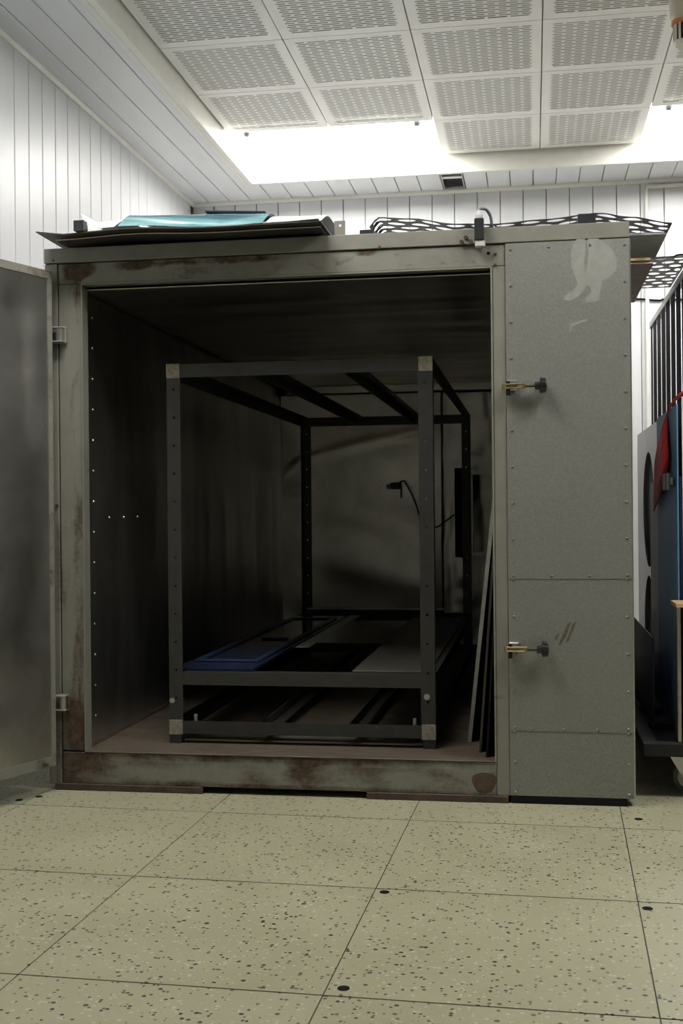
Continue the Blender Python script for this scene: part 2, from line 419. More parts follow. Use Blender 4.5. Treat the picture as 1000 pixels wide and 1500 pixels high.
# edge profiles (fascia) round the tile field and mouldings in the corners
def trim(k, bm): return tag(obj('trim_%d' % k, bm, M['trim']), kind='structure')
bm = bmesh.new(); box(bm, TX0 - .045, TXE + .045, FASC, FASC + .03, ZS - .006, ZT + .10, bev=.003); trim(1, bm)
bm = bmesh.new(); box(bm, TX0 - .045, TX0 - .012, Y0, FASC, ZS - .008, ZT + .10, bev=.003)
box(bm, TX0 - .075, TX0 - .045, Y0, FASC, ZS - .008, ZS + .002, bev=.002); trim(2, bm)
bm = bmesh.new(); box(bm, TXE + .012, TXE + .045, Y0, FASC, ZS - .008, ZT + .10, bev=.003); trim(3, bm)
bm = bmesh.new(); prism(bm, [(XL, YB, ZS), (XL, YB - .022, ZS), (XL, YB - .022, ZS - .010), (XL, YB - .010, ZS - .024), (XL, YB, ZS - .024)], (XR - XL, 0, 0)); trim(4, bm)
bm = bmesh.new(); prism(bm, [(XL, Y0, ZS), (XL + .022, Y0, ZS), (XL + .022, Y0, ZS - .010), (XL + .010, Y0, ZS - .024), (XL, Y0, ZS - .024)], (0, YB - .025 - Y0, 0)); trim(5, bm)

# perforated metal tile with real slots
def tile_mesh():
    bm = bmesh.new(); a, b = TX / 2 - .003, TY / 2 - .003
    mx, my = .046, .048; x0, x1, y0, y1 = -a + mx, a - mx, -b + my, b - my
    def q(xa, xb, ya, yb):
        if xb - xa < 1e-5: return
        bm.faces.new([bm.verts.new(p) for p in ((xa, ya, 0), (xa, yb, 0), (xb, yb, 0), (xb, ya, 0))])
    q(-a, x0, -b, b); q(x1, a, -b, b); q(x0, x1, -b, y0); q(x0, x1, y1, b)
    nr = 26; ph = (y1 - y0) / nr; pw = (x1 - x0) / 5.0; br = .017
    for r_ in range(nr):
        ya = y0 + r_ * ph; ys = ya + ph * .45
        q(x0, x1, ys, ya + ph)
        offs = 0 if r_ % 2 else .5
        xx = [x0 + (k + offs) * pw for k in range(-1, 7)]
        for c_ in xx:
            l, r2 = max(x0, c_ - br / 2), min(x1, c_ + br / 2)
            if r2 > l: q(l, r2, ya, ys)
    # folded rim
    for (xa, ya), (xb, yb) in (((-a, -b), (a, -b)), ((a, -b), (a, b)), ((a, b), (-a, b)), ((-a, b), (-a, -b))):
        bm.faces.new([bm.verts.new(p) for p in ((xa, ya, 0), (xb, yb, 0), (xb, yb, .03), (xa, ya, .03))])
    me = bpy.data.meshes.new('ceiling_tile'); bm.to_mesh(me); bm.free(); me.materials.append(M['tile']); return me
tm = tile_mesh()
def has_light(c, r_): return c in (0, 1, 4, 5) and r_ in (0, 6)    # row 6: the lamps whose glints top every rivet and knob on the oven front
for c in range(NCX):
    for r_ in range(NRY):
        if has_light(c, r_): continue
        inst(tm, 'ceiling_tile', (TX0 + (c + .5) * TX, TY1 - (r_ + .5) * TY, ZT), ceiling)
obj('felt_backing', B(TX0 - .01, TXE + .01, TYE, TY1 + .02, ZT + .045, ZT + .055), M['felt'], ceiling)
# luminous panels
LP = [(0, 0, 'ceiling_light', 'glowing ceiling light panel in the corner beside the board-clad left wall'), (0, 4, 'ceiling_light', 'glowing ceiling light panel past the smoke detector near the back wall'),
      (6, 0, 'ceiling_light_1_offscreen', 'ceiling light panel in front of the oven along the board-clad left wall'), (6, 4, 'ceiling_light_2_offscreen', 'ceiling light panel in front of the oven on the trolley side')]
for r_, c, nm, lab in LP:
    x0, x1 = TX0 + c * TX, TX0 + (c + 2) * TX; y1 = TY1 - r_ * TY; y0 = y1 - TY; far = r_ == 0
    L = thing(nm, ((x0 + x1) / 2, (y0 + y1) / 2, ZT), lab, 'ceiling light', 'ceiling light panels')
    obj(nm.replace('ceiling_light', 'diffuser'), B(x0 + .006, x1 - .006, y0 + .006, y1 + (.014 if far else -.006), ZT + .012, ZT + .022), M['lamp'], L)
    obj('housing', B(x0 + .004, x1 - .004, y0 + .004, y1 - .004, ZT + .024, ZT + .040), M['trim'], L)
    for q in (x0 + .10, x1 - .10):
        bm = bmesh.new(); cyl(bm, (q, y0 + .05, ZT + .013), (q, y0 + .05, ZT - .006), .022, .016, 10); obj('knob', bm, M['black'], L)

# vent hole in the far soffit
V = thing('soffit_vent', (vx, (FASC + YB) / 2, ZS), 'open square vent hole in the white ceiling boards above the back wall', 'vent')
bm = bmesh.new(); a, b, y0, y1 = vx - .068, vx + .068, FASC + .04, YB - .03
for q in ((a, a + .002, y0, y1), (b - .002, b, y0, y1), (a + .002, b - .002, y0, y0 + .002), (a + .002, b - .002, y1 - .002, y1)): box(bm, *q, ZS + .0125, ZS + .195)
box(bm, a, b, y0, y1, ZS + .195, ZS + .198); obj('duct', bm, M['zinc'], V)
bm = bmesh.new()
for q in (a, b - .006): box(bm, q, q + .006, y0, y1, ZS - .002, ZS + .0125)
for q in (y0, y1 - .006): box(bm, a, b, q, q + .006, ZS - .002, ZS + .0125)
obj('rim', bm, M['ltgrey'], V)
obj('bracket', B(a + .006, b - .006, y0 + .08, y0 + .12, ZS + .003, ZS + .012, bev=.002), M['white'], V)

# smoke detector on the tile ceiling
D = Vector((.672, 5.34, ZT)); T = thing('smoke_detector', D, 'beige round smoke detector with an orange ring under the ceiling tiles', 'smoke detector')
bm = bmesh.new(); cyl(bm, D, D + Vector((0, 0, -0.068)), .060, .056, 24); cyl(bm, D + Vector((0, 0, -0.068)), D + Vector((0, 0, -0.084)), .056, .047, 24); obj('base', bm, M['beige'], T)
bm = bmesh.new(); cyl(bm, D + Vector((0, 0, -0.084)), D + Vector((0, 0, -0.100)), .051, n=24); obj('ring', bm, M['orange'], T)
bm = bmesh.new(); cyl(bm, D + Vector((0, 0, -0.100)), D + Vector((0, 0, -0.173)), .030, n=16); obj('core', bm, M['blackmatte'], T)
bm = bmesh.new(); cyl(bm, D + Vector((0, 0, -0.173)), D + Vector((0, 0, -0.192)), .042, .034, 24); obj('cap', bm, M['beige'], T)
bm = bmesh.new()
for k in range(12):
    t = 2 * math.pi * k / 12; p = D + Vector((.038 * math.cos(t), .038 * math.sin(t), 0)); cyl(bm, p + Vector((0, 0, -0.099)), p + Vector((0, 0, -0.176)), .006, n=6)
obj('cage', bm, M['beige'], T)

# conduit on the back wall
bm = bmesh.new(); ye = YB - .016
tube(bm, spline([(2.6, ye, 3.066), (1.4, ye, 3.062), (.80, ye, 3.056), (.752, ye, 3.048), (.738, ye, 3.0), (.738, ye, 2.6), (.738, ye, .3)], 5), .012, 10)
cd = tag(obj('conduit_pipe', bm, M['trim'], smooth=True), 'white conduit pipe with an elbow running down the board-clad back wall', 'pipe')
bm = bmesh.new(); y_ = YB - .008
tube(bm, spline([onY(u, v, y_) for u, v in [(900, 384), (955, 378), (985, 376), (1030, 372)]] + [Vector((2.4, y_, 2.55))], 6), .006, 6)
tag(obj('wall_cable', bm, M['blackmatte'], smooth=True), 'upper black cable strung along the back wall beyond the oven', 'cable', None)
bm = bmesh.new(); tube(bm, spline([onY(u, v, y_) for u, v in [(900, 436), (938, 438), (965, 440), (1010, 439)]] + [Vector((2.4, y_, 2.2))], 6), .006, 6)
tag(obj('wall_cable', bm, M['blackmatte'], smooth=True), 'lower black cable strung along the back wall beyond the oven', 'cable')

# ------------------------------------------------------------------ the oven
OX0, OX1, OY0, OY1, OZ0, OZ1 = -1.725, .324, 4.0, 7.52, .024, 1.942
IX0, IX1, IZ0, IZ1, IYB = -1.60, -.084, .135, 1.80, 7.42
HX0, HX1, HZ0, HZ1 = -1.589, -.128, .140, 1.813       # the opening
OV = thing('curing_oven', ((OX0 + OX1) / 2, OY0, 0), 'large walk-in sheet metal oven with rusty grey frame, its door swung open', 'oven')
obj('left_wall', B(OX0, IX0 - .02, OY0 + .03, OY1, OZ0, OZ1 - .005), M['galv'], OV)
obj('roof', B(IX0 - .02, IX1 + .03, OY0 + .03, OY1, IZ1 + .03, OZ1 - .005), M['galv'], OV)
obj('back_wall', B(IX0 - .02, IX1 + .03, IYB + .03, OY1, OZ0, IZ1 + .03), M['galv'], OV)
obj('heater_housing', B(IX1 + .03, OX1 - .003, OY0 + .006, OY1, OZ0, OZ1 - .005), M['galv'], OV)
obj('floor_plate', B(IX0 - .02, IX1 + .03, OY0 + .03, IYB + .03, .06, IZ0), M['ovenfloor'], OV)
# front frame
obj('top_rail', B(OX0, OX1, OY0 - .006, OY0 + .03, 1.889, OZ1, bev=.002), M['paint'], OV)
obj('corner_post', B(OX0, -1.677, OY0, OY0 + .03, OZ0 - .004, 1.887, bev=.002), M['paint_jamb'], OV)
obj('lintel', B(-1.673, -.085, OY0, OY0 + .03, HZ1, 1.886, bev=.002), M['paint_top'], OV)
obj('left_jamb', B(-1.673, HX0, OY0, OY0 + .03, HZ0 + .001, HZ1 - .001, bev=.002), M['paint_jamb'], OV)
obj('right_jamb', B(HX1, -.084, OY0, OY0 + .03, OZ0, HZ1 - .001, bev=.002), M['paint'], OV)
obj('sill', B(-1.673, HX1 - .001, OY0 - .001, OY0 + .03, OZ0, HZ0 - .004, bev=.002), M['paint_sill'], OV)
bm = B(HX0, HX1, OY0 - .004, OY0 + .06, HZ0 - .004, HZ0, bev=.001); obj('sill_lip', bm, M['ovenfloor'], OV)
bm = bmesh.new()                                                        # inner return lips of the opening
box(bm, HX0, HX0 + .006, OY0 - .003, OY0 + .05, HZ0, HZ1); box(bm, HX1 - .006, HX1, OY0 - .003, OY0 + .05, HZ0, HZ1); box(bm, HX0 + .006, HX1 - .006, OY0 - .003, OY0 + .05, HZ1 - .006, HZ1)
obj('opening_lip', bm, M['paint'], OV)
# rust blot on the sill corner
bm = bmesh.new(); c0 = onY(709, 1147, OY0 - .0015)
prism(bm, [c0 + Vector((.040 * math.cos(t) * (1 + .15 * math.sin(3 * t)), 0, .040 * math.sin(t) * (1 + .12 * math.cos(2 * t)))) for t in [2 * math.pi * k / 20 for k in range(20)]], (0, .001, 0))
obj('rust_patch', bm, M['rust'], OV)
# skids and plinth under the oven
for a, b in ((-1.70, -1.155), (-.573, -.090)): obj('skid', B(a, b, OY0 - .008, OY0 + .10, 0, OZ0, bev=.002), M['rust'], OV)
obj('skid', B(-1.70, -1.155, OY1 - .3, OY1 - .1, 0, OZ0), M['rust'], OV); obj('skid', B(-.573, -.09, OY1 - .3, OY1 - .1, 0, OZ0), M['rust'], OV)
obj('plinth', B(-.08, .300, OY0 - .003, OY1 - .1, 0, OZ0), M['blackmatte'], OV)
# lugs and screws along the top
bm = bmesh.new(); p = onY(497.5, 339, OY0); q = .019
plate_holes(bm, p.x - q, p.x + q, OY0, .004, [(OZ1, OZ1 + .018, None), (OZ1 + .018, OZ1 + .050, (p.x + .001, OZ1 + .034, .005))]); lug = obj('lug', bm, M['paint'], OV)
bm = bmesh.new(); cyl(bm, (0, 0, 0), (0, -.008, 0), .006, .004, 8); scr = None
for u, v in [(556, 362), (79, 382), (725, 372), (84, 740), (725, 388)]:
    p = onY(u, v, OY0)
    if scr is None: scr = obj('screw', bm, M['rust'], OV, origin=(0, 0, 0)); scr.location = p - WO[OV]; WO[scr] = p
    else: inst(scr, 'screw', p, OV)

# wavy aluminium liners
def nz(x, y, z): return noise.noise(Vector((x, y, z)))
def liner(name, f, nu, nv, mat, th):
    bm = bmesh.new(); grid(bm, f, nu, nv, th); return obj(name, bm, mat, OV, smooth=True)
def f_left(u, v):
    y = OY0 + .03 + u * (IYB - OY0 - .03); z = IZ0 + v * (IZ1 - IZ0)
    k = math.sin(math.pi * v) ** .7 * min(1, u * 6)
    d = .010 * nz(y * 3.2, z * .55, 1.3) + .006 * nz(y * 8, z * 1.1 + .3 * nz(y * 3, z, 5), 7)
    return (IX0 + .012 * k + d * k, y, z)
liner('left_liner', f_left, 120, 60, M['alu_v'], (-.003, 0, 0))
def f_top(u, v):
    x = IX0 + u * (IX1 - IX0); y = OY0 + .03 + v * (IYB - OY0 - .03)
    k = min(1, (1 - u) * 12) * min(1, u * 12) * min(1, v * 10)
    d = .012 * nz(x * .9, y * 3.0, 2.2) + .007 * nz(x * 1.4, y * 8, 4.4)
    return (x, y, IZ1 - .006 - .006 * k + d * k)
liner('ceiling_liner', f_top, 60, 140, M['alu_h'], (0, 0, .003))
XS = -.556
def f_back(u, v):
    x = IX0 + u * (XS - IX0); z = IZ0 + v * (1.745 - IZ0)
    k = min(1, u * 8) * min(1, (1 - u) * 8) * min(1, v * 6) * min(1, (1 - v) * 6)
    d = .030 * nz(x * 1.3 + 3, z * 1.8, .4) + .020 * nz(x * 1.0, z * 3.6 + x, 9.1)
    fold = .010 * math.exp(-((z - 1.24 - .26 * (max(0, x + 1.56) / .9) ** .6) / .030) ** 2)
    return (x, IYB - .04 - (d + fold) * k, z)
liner('back_liner', f_back, 70, 100, M['alu_b'], (0, .003, 0))
def f_back2(u, v):
    x = XS - .05 + u * (IX1 - XS + .04); z = IZ0 + v * (1.745 - IZ0)
    d = .016 * nz(x * 9, z * 2.2, 3.4) + .022 * nz(x * 5, z * 1.1, 8.8) + .006 * nz(x * 20, z * 9, 1)
    return (x, IYB - .001 - abs(d) * min(1, u * 6), z)
liner('back_liner', f_back2, 40, 100, M['alu_b'], (0, .003, 0))
def f_bt(u, v): return (IX0 + u * (IX1 - IX0), IYB - .05 + .004 * nz(u * 5, v * 3, 2), 1.735 + v * (IZ1 - 1.735))
liner('back_liner', f_bt, 20, 4, M['alu_h'], (0, .003, 0))
def f_right(u, v):
    y = OY0 + .03 + u * (IYB - OY0 - .03); z = IZ0 + v * (IZ1 - IZ0)
    return (IX1 - .004 - .008 * abs(nz(y * 3, z * .6, 6)), y, z)
liner('right_liner', f_right, 60, 30, M['alu_v'], (.003, 0, 0))
# rivets along the liner edge and across its joints
bm = bmesh.new(); cyl(bm, (0, 0, 0), (.004, 0, 0), .006, .003, 8); rv = None
pts = [(IX0 + .013, OY0 + .10, z) for z in [.25 + .112 * k for k in range(14)]] + [(IX0 + .016, OY0 + .25 + .16 * k, .975) for k in range(5)]
for p in pts:
    if rv is None: rv = obj('liner_rivet', bm, M['rivet'], OV, origin=(0, 0, 0)); rv.location = Vector(p) - WO[OV]; WO[rv] = Vector(p)
    else: inst(rv, 'liner_rivet', p, OV)
bm = bmesh.new(); cyl(bm, (0, 0, 0), (0, -.003, 0), .005, .003, 8)
rv2 = bpy.data.meshes.new('liner_rivet'); bm.to_mesh(rv2); bm.free(); rv2.materials.append(M['rivet'])
for k in range(7): inst(rv2, 'liner_rivet', (-1.35 + .1 * k, IYB - .064, 1.14), OV)
# sensor lamp and wire on the back liner
p = onY(575, 712, IYB - .08)
sn = obj('wall_sensor', B(p.x - .012, p.x + .045, p.y - .02, p.y + .05, p.z - .02, p.z + .022, bev=.005), M['black'], OV)
obj('sensor_socket', B(p.x - .040, p.x - .013, p.y - .008, p.y + .04, p.z - .018, p.z + .012, bev=.003), M['ltgrey'], sn)
bm = bmesh.new(); tube(bm, spline([p + Vector((.04, 0, .015)), p + Vector((.062, 0, .03)), p + Vector((.085, 0, .012)), p + Vector((.14, 0, -.10)), p + Vector((.19, 0, -.24)), p + Vector((.27, 0, -.26)), p + Vector((.36, .01, -.20)), p + Vector((.41, .03, -.17))], 6), .005, 6)
tube(bm, [p + Vector((.05, 0, .02)), p + Vector((.053, 0, -.03)), p + Vector((.052, 0, -.075))], .005, 6)
obj('sensor_wire', bm, M['black'], sn, smooth=True)
# heater box and bracket by the far right corner
a = onY(666, 686, 7.2); b = onY(684, 816, 7.2)
hb = obj('junction_box', B(a.x, b.x, 7.15, 7.36, b.z, a.z, bev=.004), M['blackmatte'], OV)
c = onY(687, 692, 7.2); d = onY(694, 880, 7.2); e = onY(728, 811, 7.2)
obj('bracket', B(c.x, d.x, 7.2, 7.22, d.z, c.z, bev=.002), M['steel'], hb)
obj('bracket', B(c.x - .03, e.x, 7.19, 7.20, a.z - .04, a.z - .01), M['steel'], hb); obj('bracket', B(c.x - .02, e.x - .06, 7.19, 7.20, e.z - .012, e.z + .012), M['steel'], hb)

# galvanised sheets on the front right
PX0, PX1 = -.084, .3235
sheets = [(OZ0 + .002, .262, .0020), (.244, .776, .0035), (.756, 1.886, .0050)]
bm = bmesh.new(); cyl(bm, (0, 0, 0), (0, -.0025, 0), .0052, .0032, 10); bmesh.ops.recalc_face_normals(bm, faces=bm.faces[:])
rvm = bpy.data.meshes.new('rivet'); bm.to_mesh(rvm); bm.free(); rvm.materials.append(M['rivet'])
for z0, z1, t in sheets:
    sh = obj('galvanised_panel', B(PX0, PX1, OY0 - t, OY0 + .006, z0, z1, bev=.0006), M['galv'], OV)
    pts = []
    n = max(1, int(round((z1 - z0 - .05) / .115)))
    zs_ = [z0 + .012 + (z1 - z0 - .034) * k / n for k in range(n + 1)]
    for z in zs_: pts += [(PX0 + .018, z), (PX1 - .016, z)]
    if z0 > .5: pts += [(PX0 + .145, z1 - .018), (PX0 + .28, z1 - .018), (PX0 + .145, z0 + .010), (PX0 + .27, z0 + .010)]
    else: pts += [(PX0 + .07, z0 + .008), (PX0 + .18, z0 + .008), (PX0 + .29, z0 + .008)] if z0 > .1 else []
    for x, z in pts: inst(rvm, 'rivet', (x, OY0 - t, z), sh)
    if z0 > .5:
        k = 2.7778; out = [(568, 165), (545, 215), (543, 270), (558, 310), (573, 350), (552, 378), (518, 398), (514, 414), (545, 419), (572, 402), (597, 380), (607, 352), (622, 362), (626, 385), (602, 408), (600, 424), (640, 426), (660, 416), (661, 390), (669, 365), (670, 336), (692, 331), (716, 311), (732, 281), (730, 240), (702, 195), (655, 166), (613, 166), (611, 190), (616, 235), (605, 304), (596, 270), (604, 200), (602, 166)]
        bm = bmesh.new(); prism(bm, [onY(640 + x / k, 290 + y / k, OY0 - t - .0004) for x, y in out], (0, .0003, 0)); obj('sticker_trace', bm, M['trace'], sh, 'pale trace of a removed sticker')
        bm = bmesh.new(); prism(bm, [onY(u, v, OY0 - t - .0004) for u, v in [(833, 487), (835, 474), (848, 470), (860, 467), (860, 470), (848, 474), (838, 478), (836, 487)]], (0, .0003, 0)); obj('scratch', bm, M['trace'], sh)
    elif z0 > .1:
        for poly in ([(830, 915), (836, 911), (830, 930), (824, 940), (820, 946), (818, 944)], [(838, 914), (844, 910), (840, 922), (832, 940), (828, 942)], [(814, 930), (820, 928), (812, 940)]):
            bm = bmesh.new(); prism(bm, [onY(u, v, OY0 - t - .0004) for u, v in poly], (0, .0003, 0)); obj('scuff', bm, M['bronze_stain'], sh)
obj('edge_strip', B(OX1 - .0005, OX1 + .004, OY0 - .002, OY0 + .05, OZ0 + .004, 1.886), M['zinc'], OV)

# clamp handles
def clamp(u, v):
    p = onY(u, v, OY0 - .03); y = p.y
    base = obj('clamp', B(p.x - .006, p.x + .03, y + .008, OY0, p.z - .012, p.z + .022, bev=.003), M['steel'], OV)
    bm = bmesh.new()
    box(bm, p.x - .012, p.x + .055, y - .010, y + .008, p.z + .004, p.z + .009, bev=.0015); box(bm, p.x - .012, p.x + .055, y - .010, y + .008, p.z - .009, p.z - .004, bev=.0015)
    box(bm, p.x + .045, p.x + .057, y - .010, y + .008, p.z - .009, p.z + .009, bev=.002)
    cyl(bm, (p.x - .012, y - .001, p.z - .009), (p.x - .012, y - .001, p.z + .009), .009, n=12)
    obj('fork', bm, M['brass'], base)
    bm = bmesh.new(); cyl(bm, (p.x, y - .001, p.z - .030), (p.x, y - .001, p.z - .008), .007, .007, 10); cyl(bm, (p.x, y - .001, p.z + .009), (p.x, y - .001, p.z + .016), .007, n=10); obj('pin', bm, M['blackmatte'], base)
    bm = bmesh.new(); cyl(bm, (p.x + .055, y - .001, p.z), (p.x + .092, y - .001, p.z), .0052, n=10); obj('threaded_rod', bm, M['rust'], base)
    bm = bmesh.new(); cyl(bm, (p.x + .088, y - .001, p.z), (p.x + .108, y - .001, p.z), .013, .014, 16)
    for k in range(5):                              # five-lobed hand wheel
        t = 2 * math.pi * k / 5 + .3; q = Vector((0, math.cos(t), math.sin(t))) * .017
        cyl(bm, Vector((p.x + .105, y - .001, p.z)) + q, Vector((p.x + .124, y - .001, p.z)) + q * .95, .0105, .009, 12)
    cyl(bm, (p.x + .104, y - .001, p.z), (p.x + .127, y - .001, p.z), .021, .016, 16)
    obj('knob', bm, M['knob'], base, smooth=False)
clamp(744, 566); clamp(747, 951)

# limit switch on the top rail
p = onY(702, 345, OY0 - .006); y = p.y
plate = obj('limit_switch', B(p.x - .068, p.x + .022, y - .004, y, p.z - .028, p.z + .004, bev=.001), M['paint'], OV)
obj('switch_body', B(p.x - .016, p.x + .016, y - .034, y - .004, p.z - .022, p.z + .052, bev=.003), M['black'], plate)
obj('actuator', B(p.x - .014, p.x + .020, y - .030, y - .002, p.z - .044, p.z - .022, bev=.003), M['ltgrey'], plate)
bm = bmesh.new(); cyl(bm, (p.x, y - .019, p.z + .052), (p.x, y - .019, p.z + .063), .013, n=8); cyl(bm, (p.x, y - .019, p.z + .063), (p.x, y - .019, p.z + .080), .011, .007, 12); obj('gland', bm, M['ltgrey'], plate)
bm = bmesh.new(); tube(bm, spline([(p.x, y - .019, p.z + .078), (p.x + .006, y - .017, p.z + .086), (p.x + .024, y - .008, p.z + .084), (p.x + .038, y + .004, p.z + .062), (p.x + .042, y + .012, p.z + .032), (p.x + .05, y + .05, OZ1 + .006), (p.x + .10, y + .4, OZ1 + .006)], 6), .0052, 8); obj('switch_cable', bm, M['cable'], plate, smooth=True)
for dx, dz in ((-.046, -.006), (-.060, -.020), (-.030, -.020)):
    bm = bmesh.new(); cyl(bm, (p.x + dx, y - .004, p.z + dz), (p.x + dx, y - .009, p.z + dz), .007, n=6); obj('bolt', bm, M['rust'], plate)
bm = bmesh.new(); q = onY(715, 371, OY0 - .001); cyl(bm, q, q + Vector((0, .002, 0)), .006, n=12); obj('screw_hole', bm, M['blackmatte'], OV)

# hinges
def hinge(u, v):
    p = onY(u, v, OY0 - .012)
    h = obj('hinge', B(p.x - .018, p.x + .020, OY0 - .014, OY0, p.z - .030, p.z + .030, bev=.003), M['paint_jamb'], OV)
    bm = bmesh.new(); cyl(bm, (p.x, OY0 - .022, p.z - .022), (p.x, OY0 - .022, p.z + .022), .013, n=16); obj('hinge_barrel', bm, M['steel'], h)
    bm = bmesh.new()
    for z in (.022, -.028): box(bm, p.x - .034, p.x + .014, OY0 - .036, OY0 - .006, p.z + z, p.z + z + .006, bev=.002)
    obj('hinge_strap', bm, M['paint'], h)
hinge(89, 491); hinge(94, 1029)

# the open door, seen on its lined inner face
HG = Vector((-1.690, 3.962, 0)); ang = R(19.6); dd = Vector((-math.sin(ang), -math.cos(ang), 0)); dn = Vector((math.cos(ang), -math.sin(ang), 0))
DW, DZ0, DZ1, DT = 1.54, .096, 1.852, .075
def dp(a, t, z): return HG + dd * a + dn * t + Vector((0, 0, z))     # along door, out of inner face, height
def dbox(bm, a0, a1, t0, t1, z0, z1): prism(bm, [dp(a0, t0, z0), dp(a1, t0, z0), dp(a1, t1, z0), dp(a0, t1, z0)], (0, 0, z1 - z0))
bm = bmesh.new(); dbox(bm, 0, DW, -DT, -.012, DZ0, DZ1); door = obj('oven_door', bm, M['galv'], OV)
bm = bmesh.new(); fw = .022
dbox(bm, 0, DW, -.012, .010, DZ1 - .028, DZ1); dbox(bm, 0, DW, -.012, .010, DZ0, DZ0 + .034)
dbox(bm, 0, fw, -.012, .010, DZ0 + .034, DZ1 - .028); dbox(bm, DW - fw, DW, -.012, .010, DZ0 + .034, DZ1 - .028)
obj('door_frame', bm, M['paint_top'], door)
def f_door(u, v):
    a = fw + u * (DW - 2 * fw); z = DZ0 + .034 + v * (DZ1 - DZ0 - .062)
    k = min(1, u * 14) * min(1, (1 - u) * 14) * min(1, v * 14) * min(1, (1 - v) * 14)
    d = .016 * nz(a * 2.2, z * 2.6, 1) + .011 * nz(a * 1.6, z * 4.4, 4)
    return dp(a, .007 + d * k, z)
bm = bmesh.new(); grid(bm, f_door, 90, 110); obj('door_lining', bm, M['alu_d'], door, smooth=True)
bm = bmesh.new(); cyl(bm, (0, 0, 0), dn * .004, .0062, .004, 8); bmesh.ops.recalc_face_normals(bm, faces=bm.faces[:])
rvd = bpy.data.meshes.new('rivet'); bm.to_mesh(rvd); bm.free(); rvd.materials.append(M['rivet'])
pts = [(fw + .016, DZ0 + .06 + .1145 * k) for k in range(15)] + [(fw + .016 + .115 * k, DZ1 - .046) for k in range(1, 13)] + [(fw + .016 + .115 * k, DZ0 + .052) for k in range(1, 13)]
for a, z in pts: inst(rvd, 'rivet', dp(a, .003, z), door)

# ------------------------------------------------------------------ rack inside
RX0, RX1, RY0, RY1, RZ0, RZ1 = -1.338, -.350, 4.20, 6.80, .168, 1.541
RK = thing('steel_rack', ((RX0 + RX1) / 2, RY0, IZ0), 'dark painted angle-iron rack standing inside the oven', 'rack')
pw, pt = .052, .005
for sx, x in ((1, RX0), (-1, RX1)):
    for sy, y in ((1, RY0), (-1, RY1)):
        bm = bmesh.new()
        hz = [RZ0 + .135 + k * .104 for k in range(12)]; cells = [(RZ0, hz[0] - .052, None)] + [(z - .052, z + .052, (x + sx * .027, z, .0052)) for z in hz] + [(hz[-1] + .052, RZ1, None)]
        plate_holes(bm, min(x, x + sx * pw), max(x, x + sx * pw), min(y, y + sy * pt), pt, cells)
        box(bm, min(x, x + sx * pt), max(x, x + sx * pt), min(y + sy * pt, y + sy * pw), max(y + sy * pt, y + sy * pw), RZ0, RZ1)
        post = obj('post', bm, M['rack'], RK)
        obj('foot', B(min(x, x + sx * .045), max(x, x + sx * .045), min(y, y + sy * .045), max(y, y + sy * .045), IZ0, RZ0), M['black'], RK)
def angle_x(name, y, sy, z0, z1, up):
    bm = bmesh.new(); box(bm, RX0 + pw, RX1 - pw, min(y, y + sy * pt), max(y, y + sy * pt), z0, z1)
    zz = z1 - pt if up else z0
    box(bm, RX0 + pw, RX1 - pw, min(y + sy * pt, y + sy * .045), max(y + sy * pt, y + sy * .045), zz, zz + pt); return obj(name, bm, M['rack'], RK)
def angle_y(name, x, sx, z0, z1, up, y0=None, y1=None):
    y0 = RY0 + pw if y0 is None else y0; y1 = RY1 - pw if y1 is None else y1
    bm = bmesh.new(); box(bm, min(x, x + sx * pt), max(x, x + sx * pt), y0, y1, z0, z1)
    zz = z1 - pt if up else z0
    box(bm, min(x + sx * pt, x + sx * .045), max(x + sx * pt, x + sx * .045), y0, y1, zz, zz + pt); return obj(name, bm, M['rack'], RK)
for nm, z0, z1, up in (('top_rail', RZ1 - .050, RZ1 - .001, True), ('shelf_rail', .352, .400, True), ('bottom_rail', RZ0 + .004, RZ0 + .050, False)):
    angle_x(nm, RY0 + .001, 1, z0, z1, up); angle_x(nm, RY1 - .001, -1, z0, z1, up)
    angle_y(nm, RX0 + .001, 1, z0, z1, up); angle_y(nm, RX1 - .001, -1, z0, z1, up)
    for x in ((RX0 + .20, RX0 + .78) if nm == 'shelf_rail' else (RX0 + .335, RX0 + .665)): angle_y(nm.replace('rail', 'crossbar'), x, 1, z0, z1 - .006, up, RY0 + .05, RY1 - .05)
for x0, x1 in ((RX0 - .001, RX0 + .050), (RX1 - .050, RX1 + .001)):
    for z0, z1 in ((RZ1 - .052, RZ1 + .0015), (RZ0 - .001, RZ0 + .054)):
        obj('welded_corner', B(x0, x1, RY0 - .0015, RY0 + .01, z0, z1, bev=.001), M['weld'], RK, 'bare unpainted welded corner')
for u, v, r in ((252, 1026, .010), (625, 1021, .011), (283, 1047, .009), (606, 1054, .009)):
    p = onY(u, v, RY0 - .002); bm = bmesh.new()
    if u in (283, 606): q = Vector((p.x, RY0 + .03, RZ0 + .009)); cyl(bm, q, q + Vector((0, 0, .062)), r * .8, n=10)
    else: cyl(bm, p, p + Vector((0, .005, 0)), r, n=12)
    obj('bolt', bm, M['bolt'], RK)

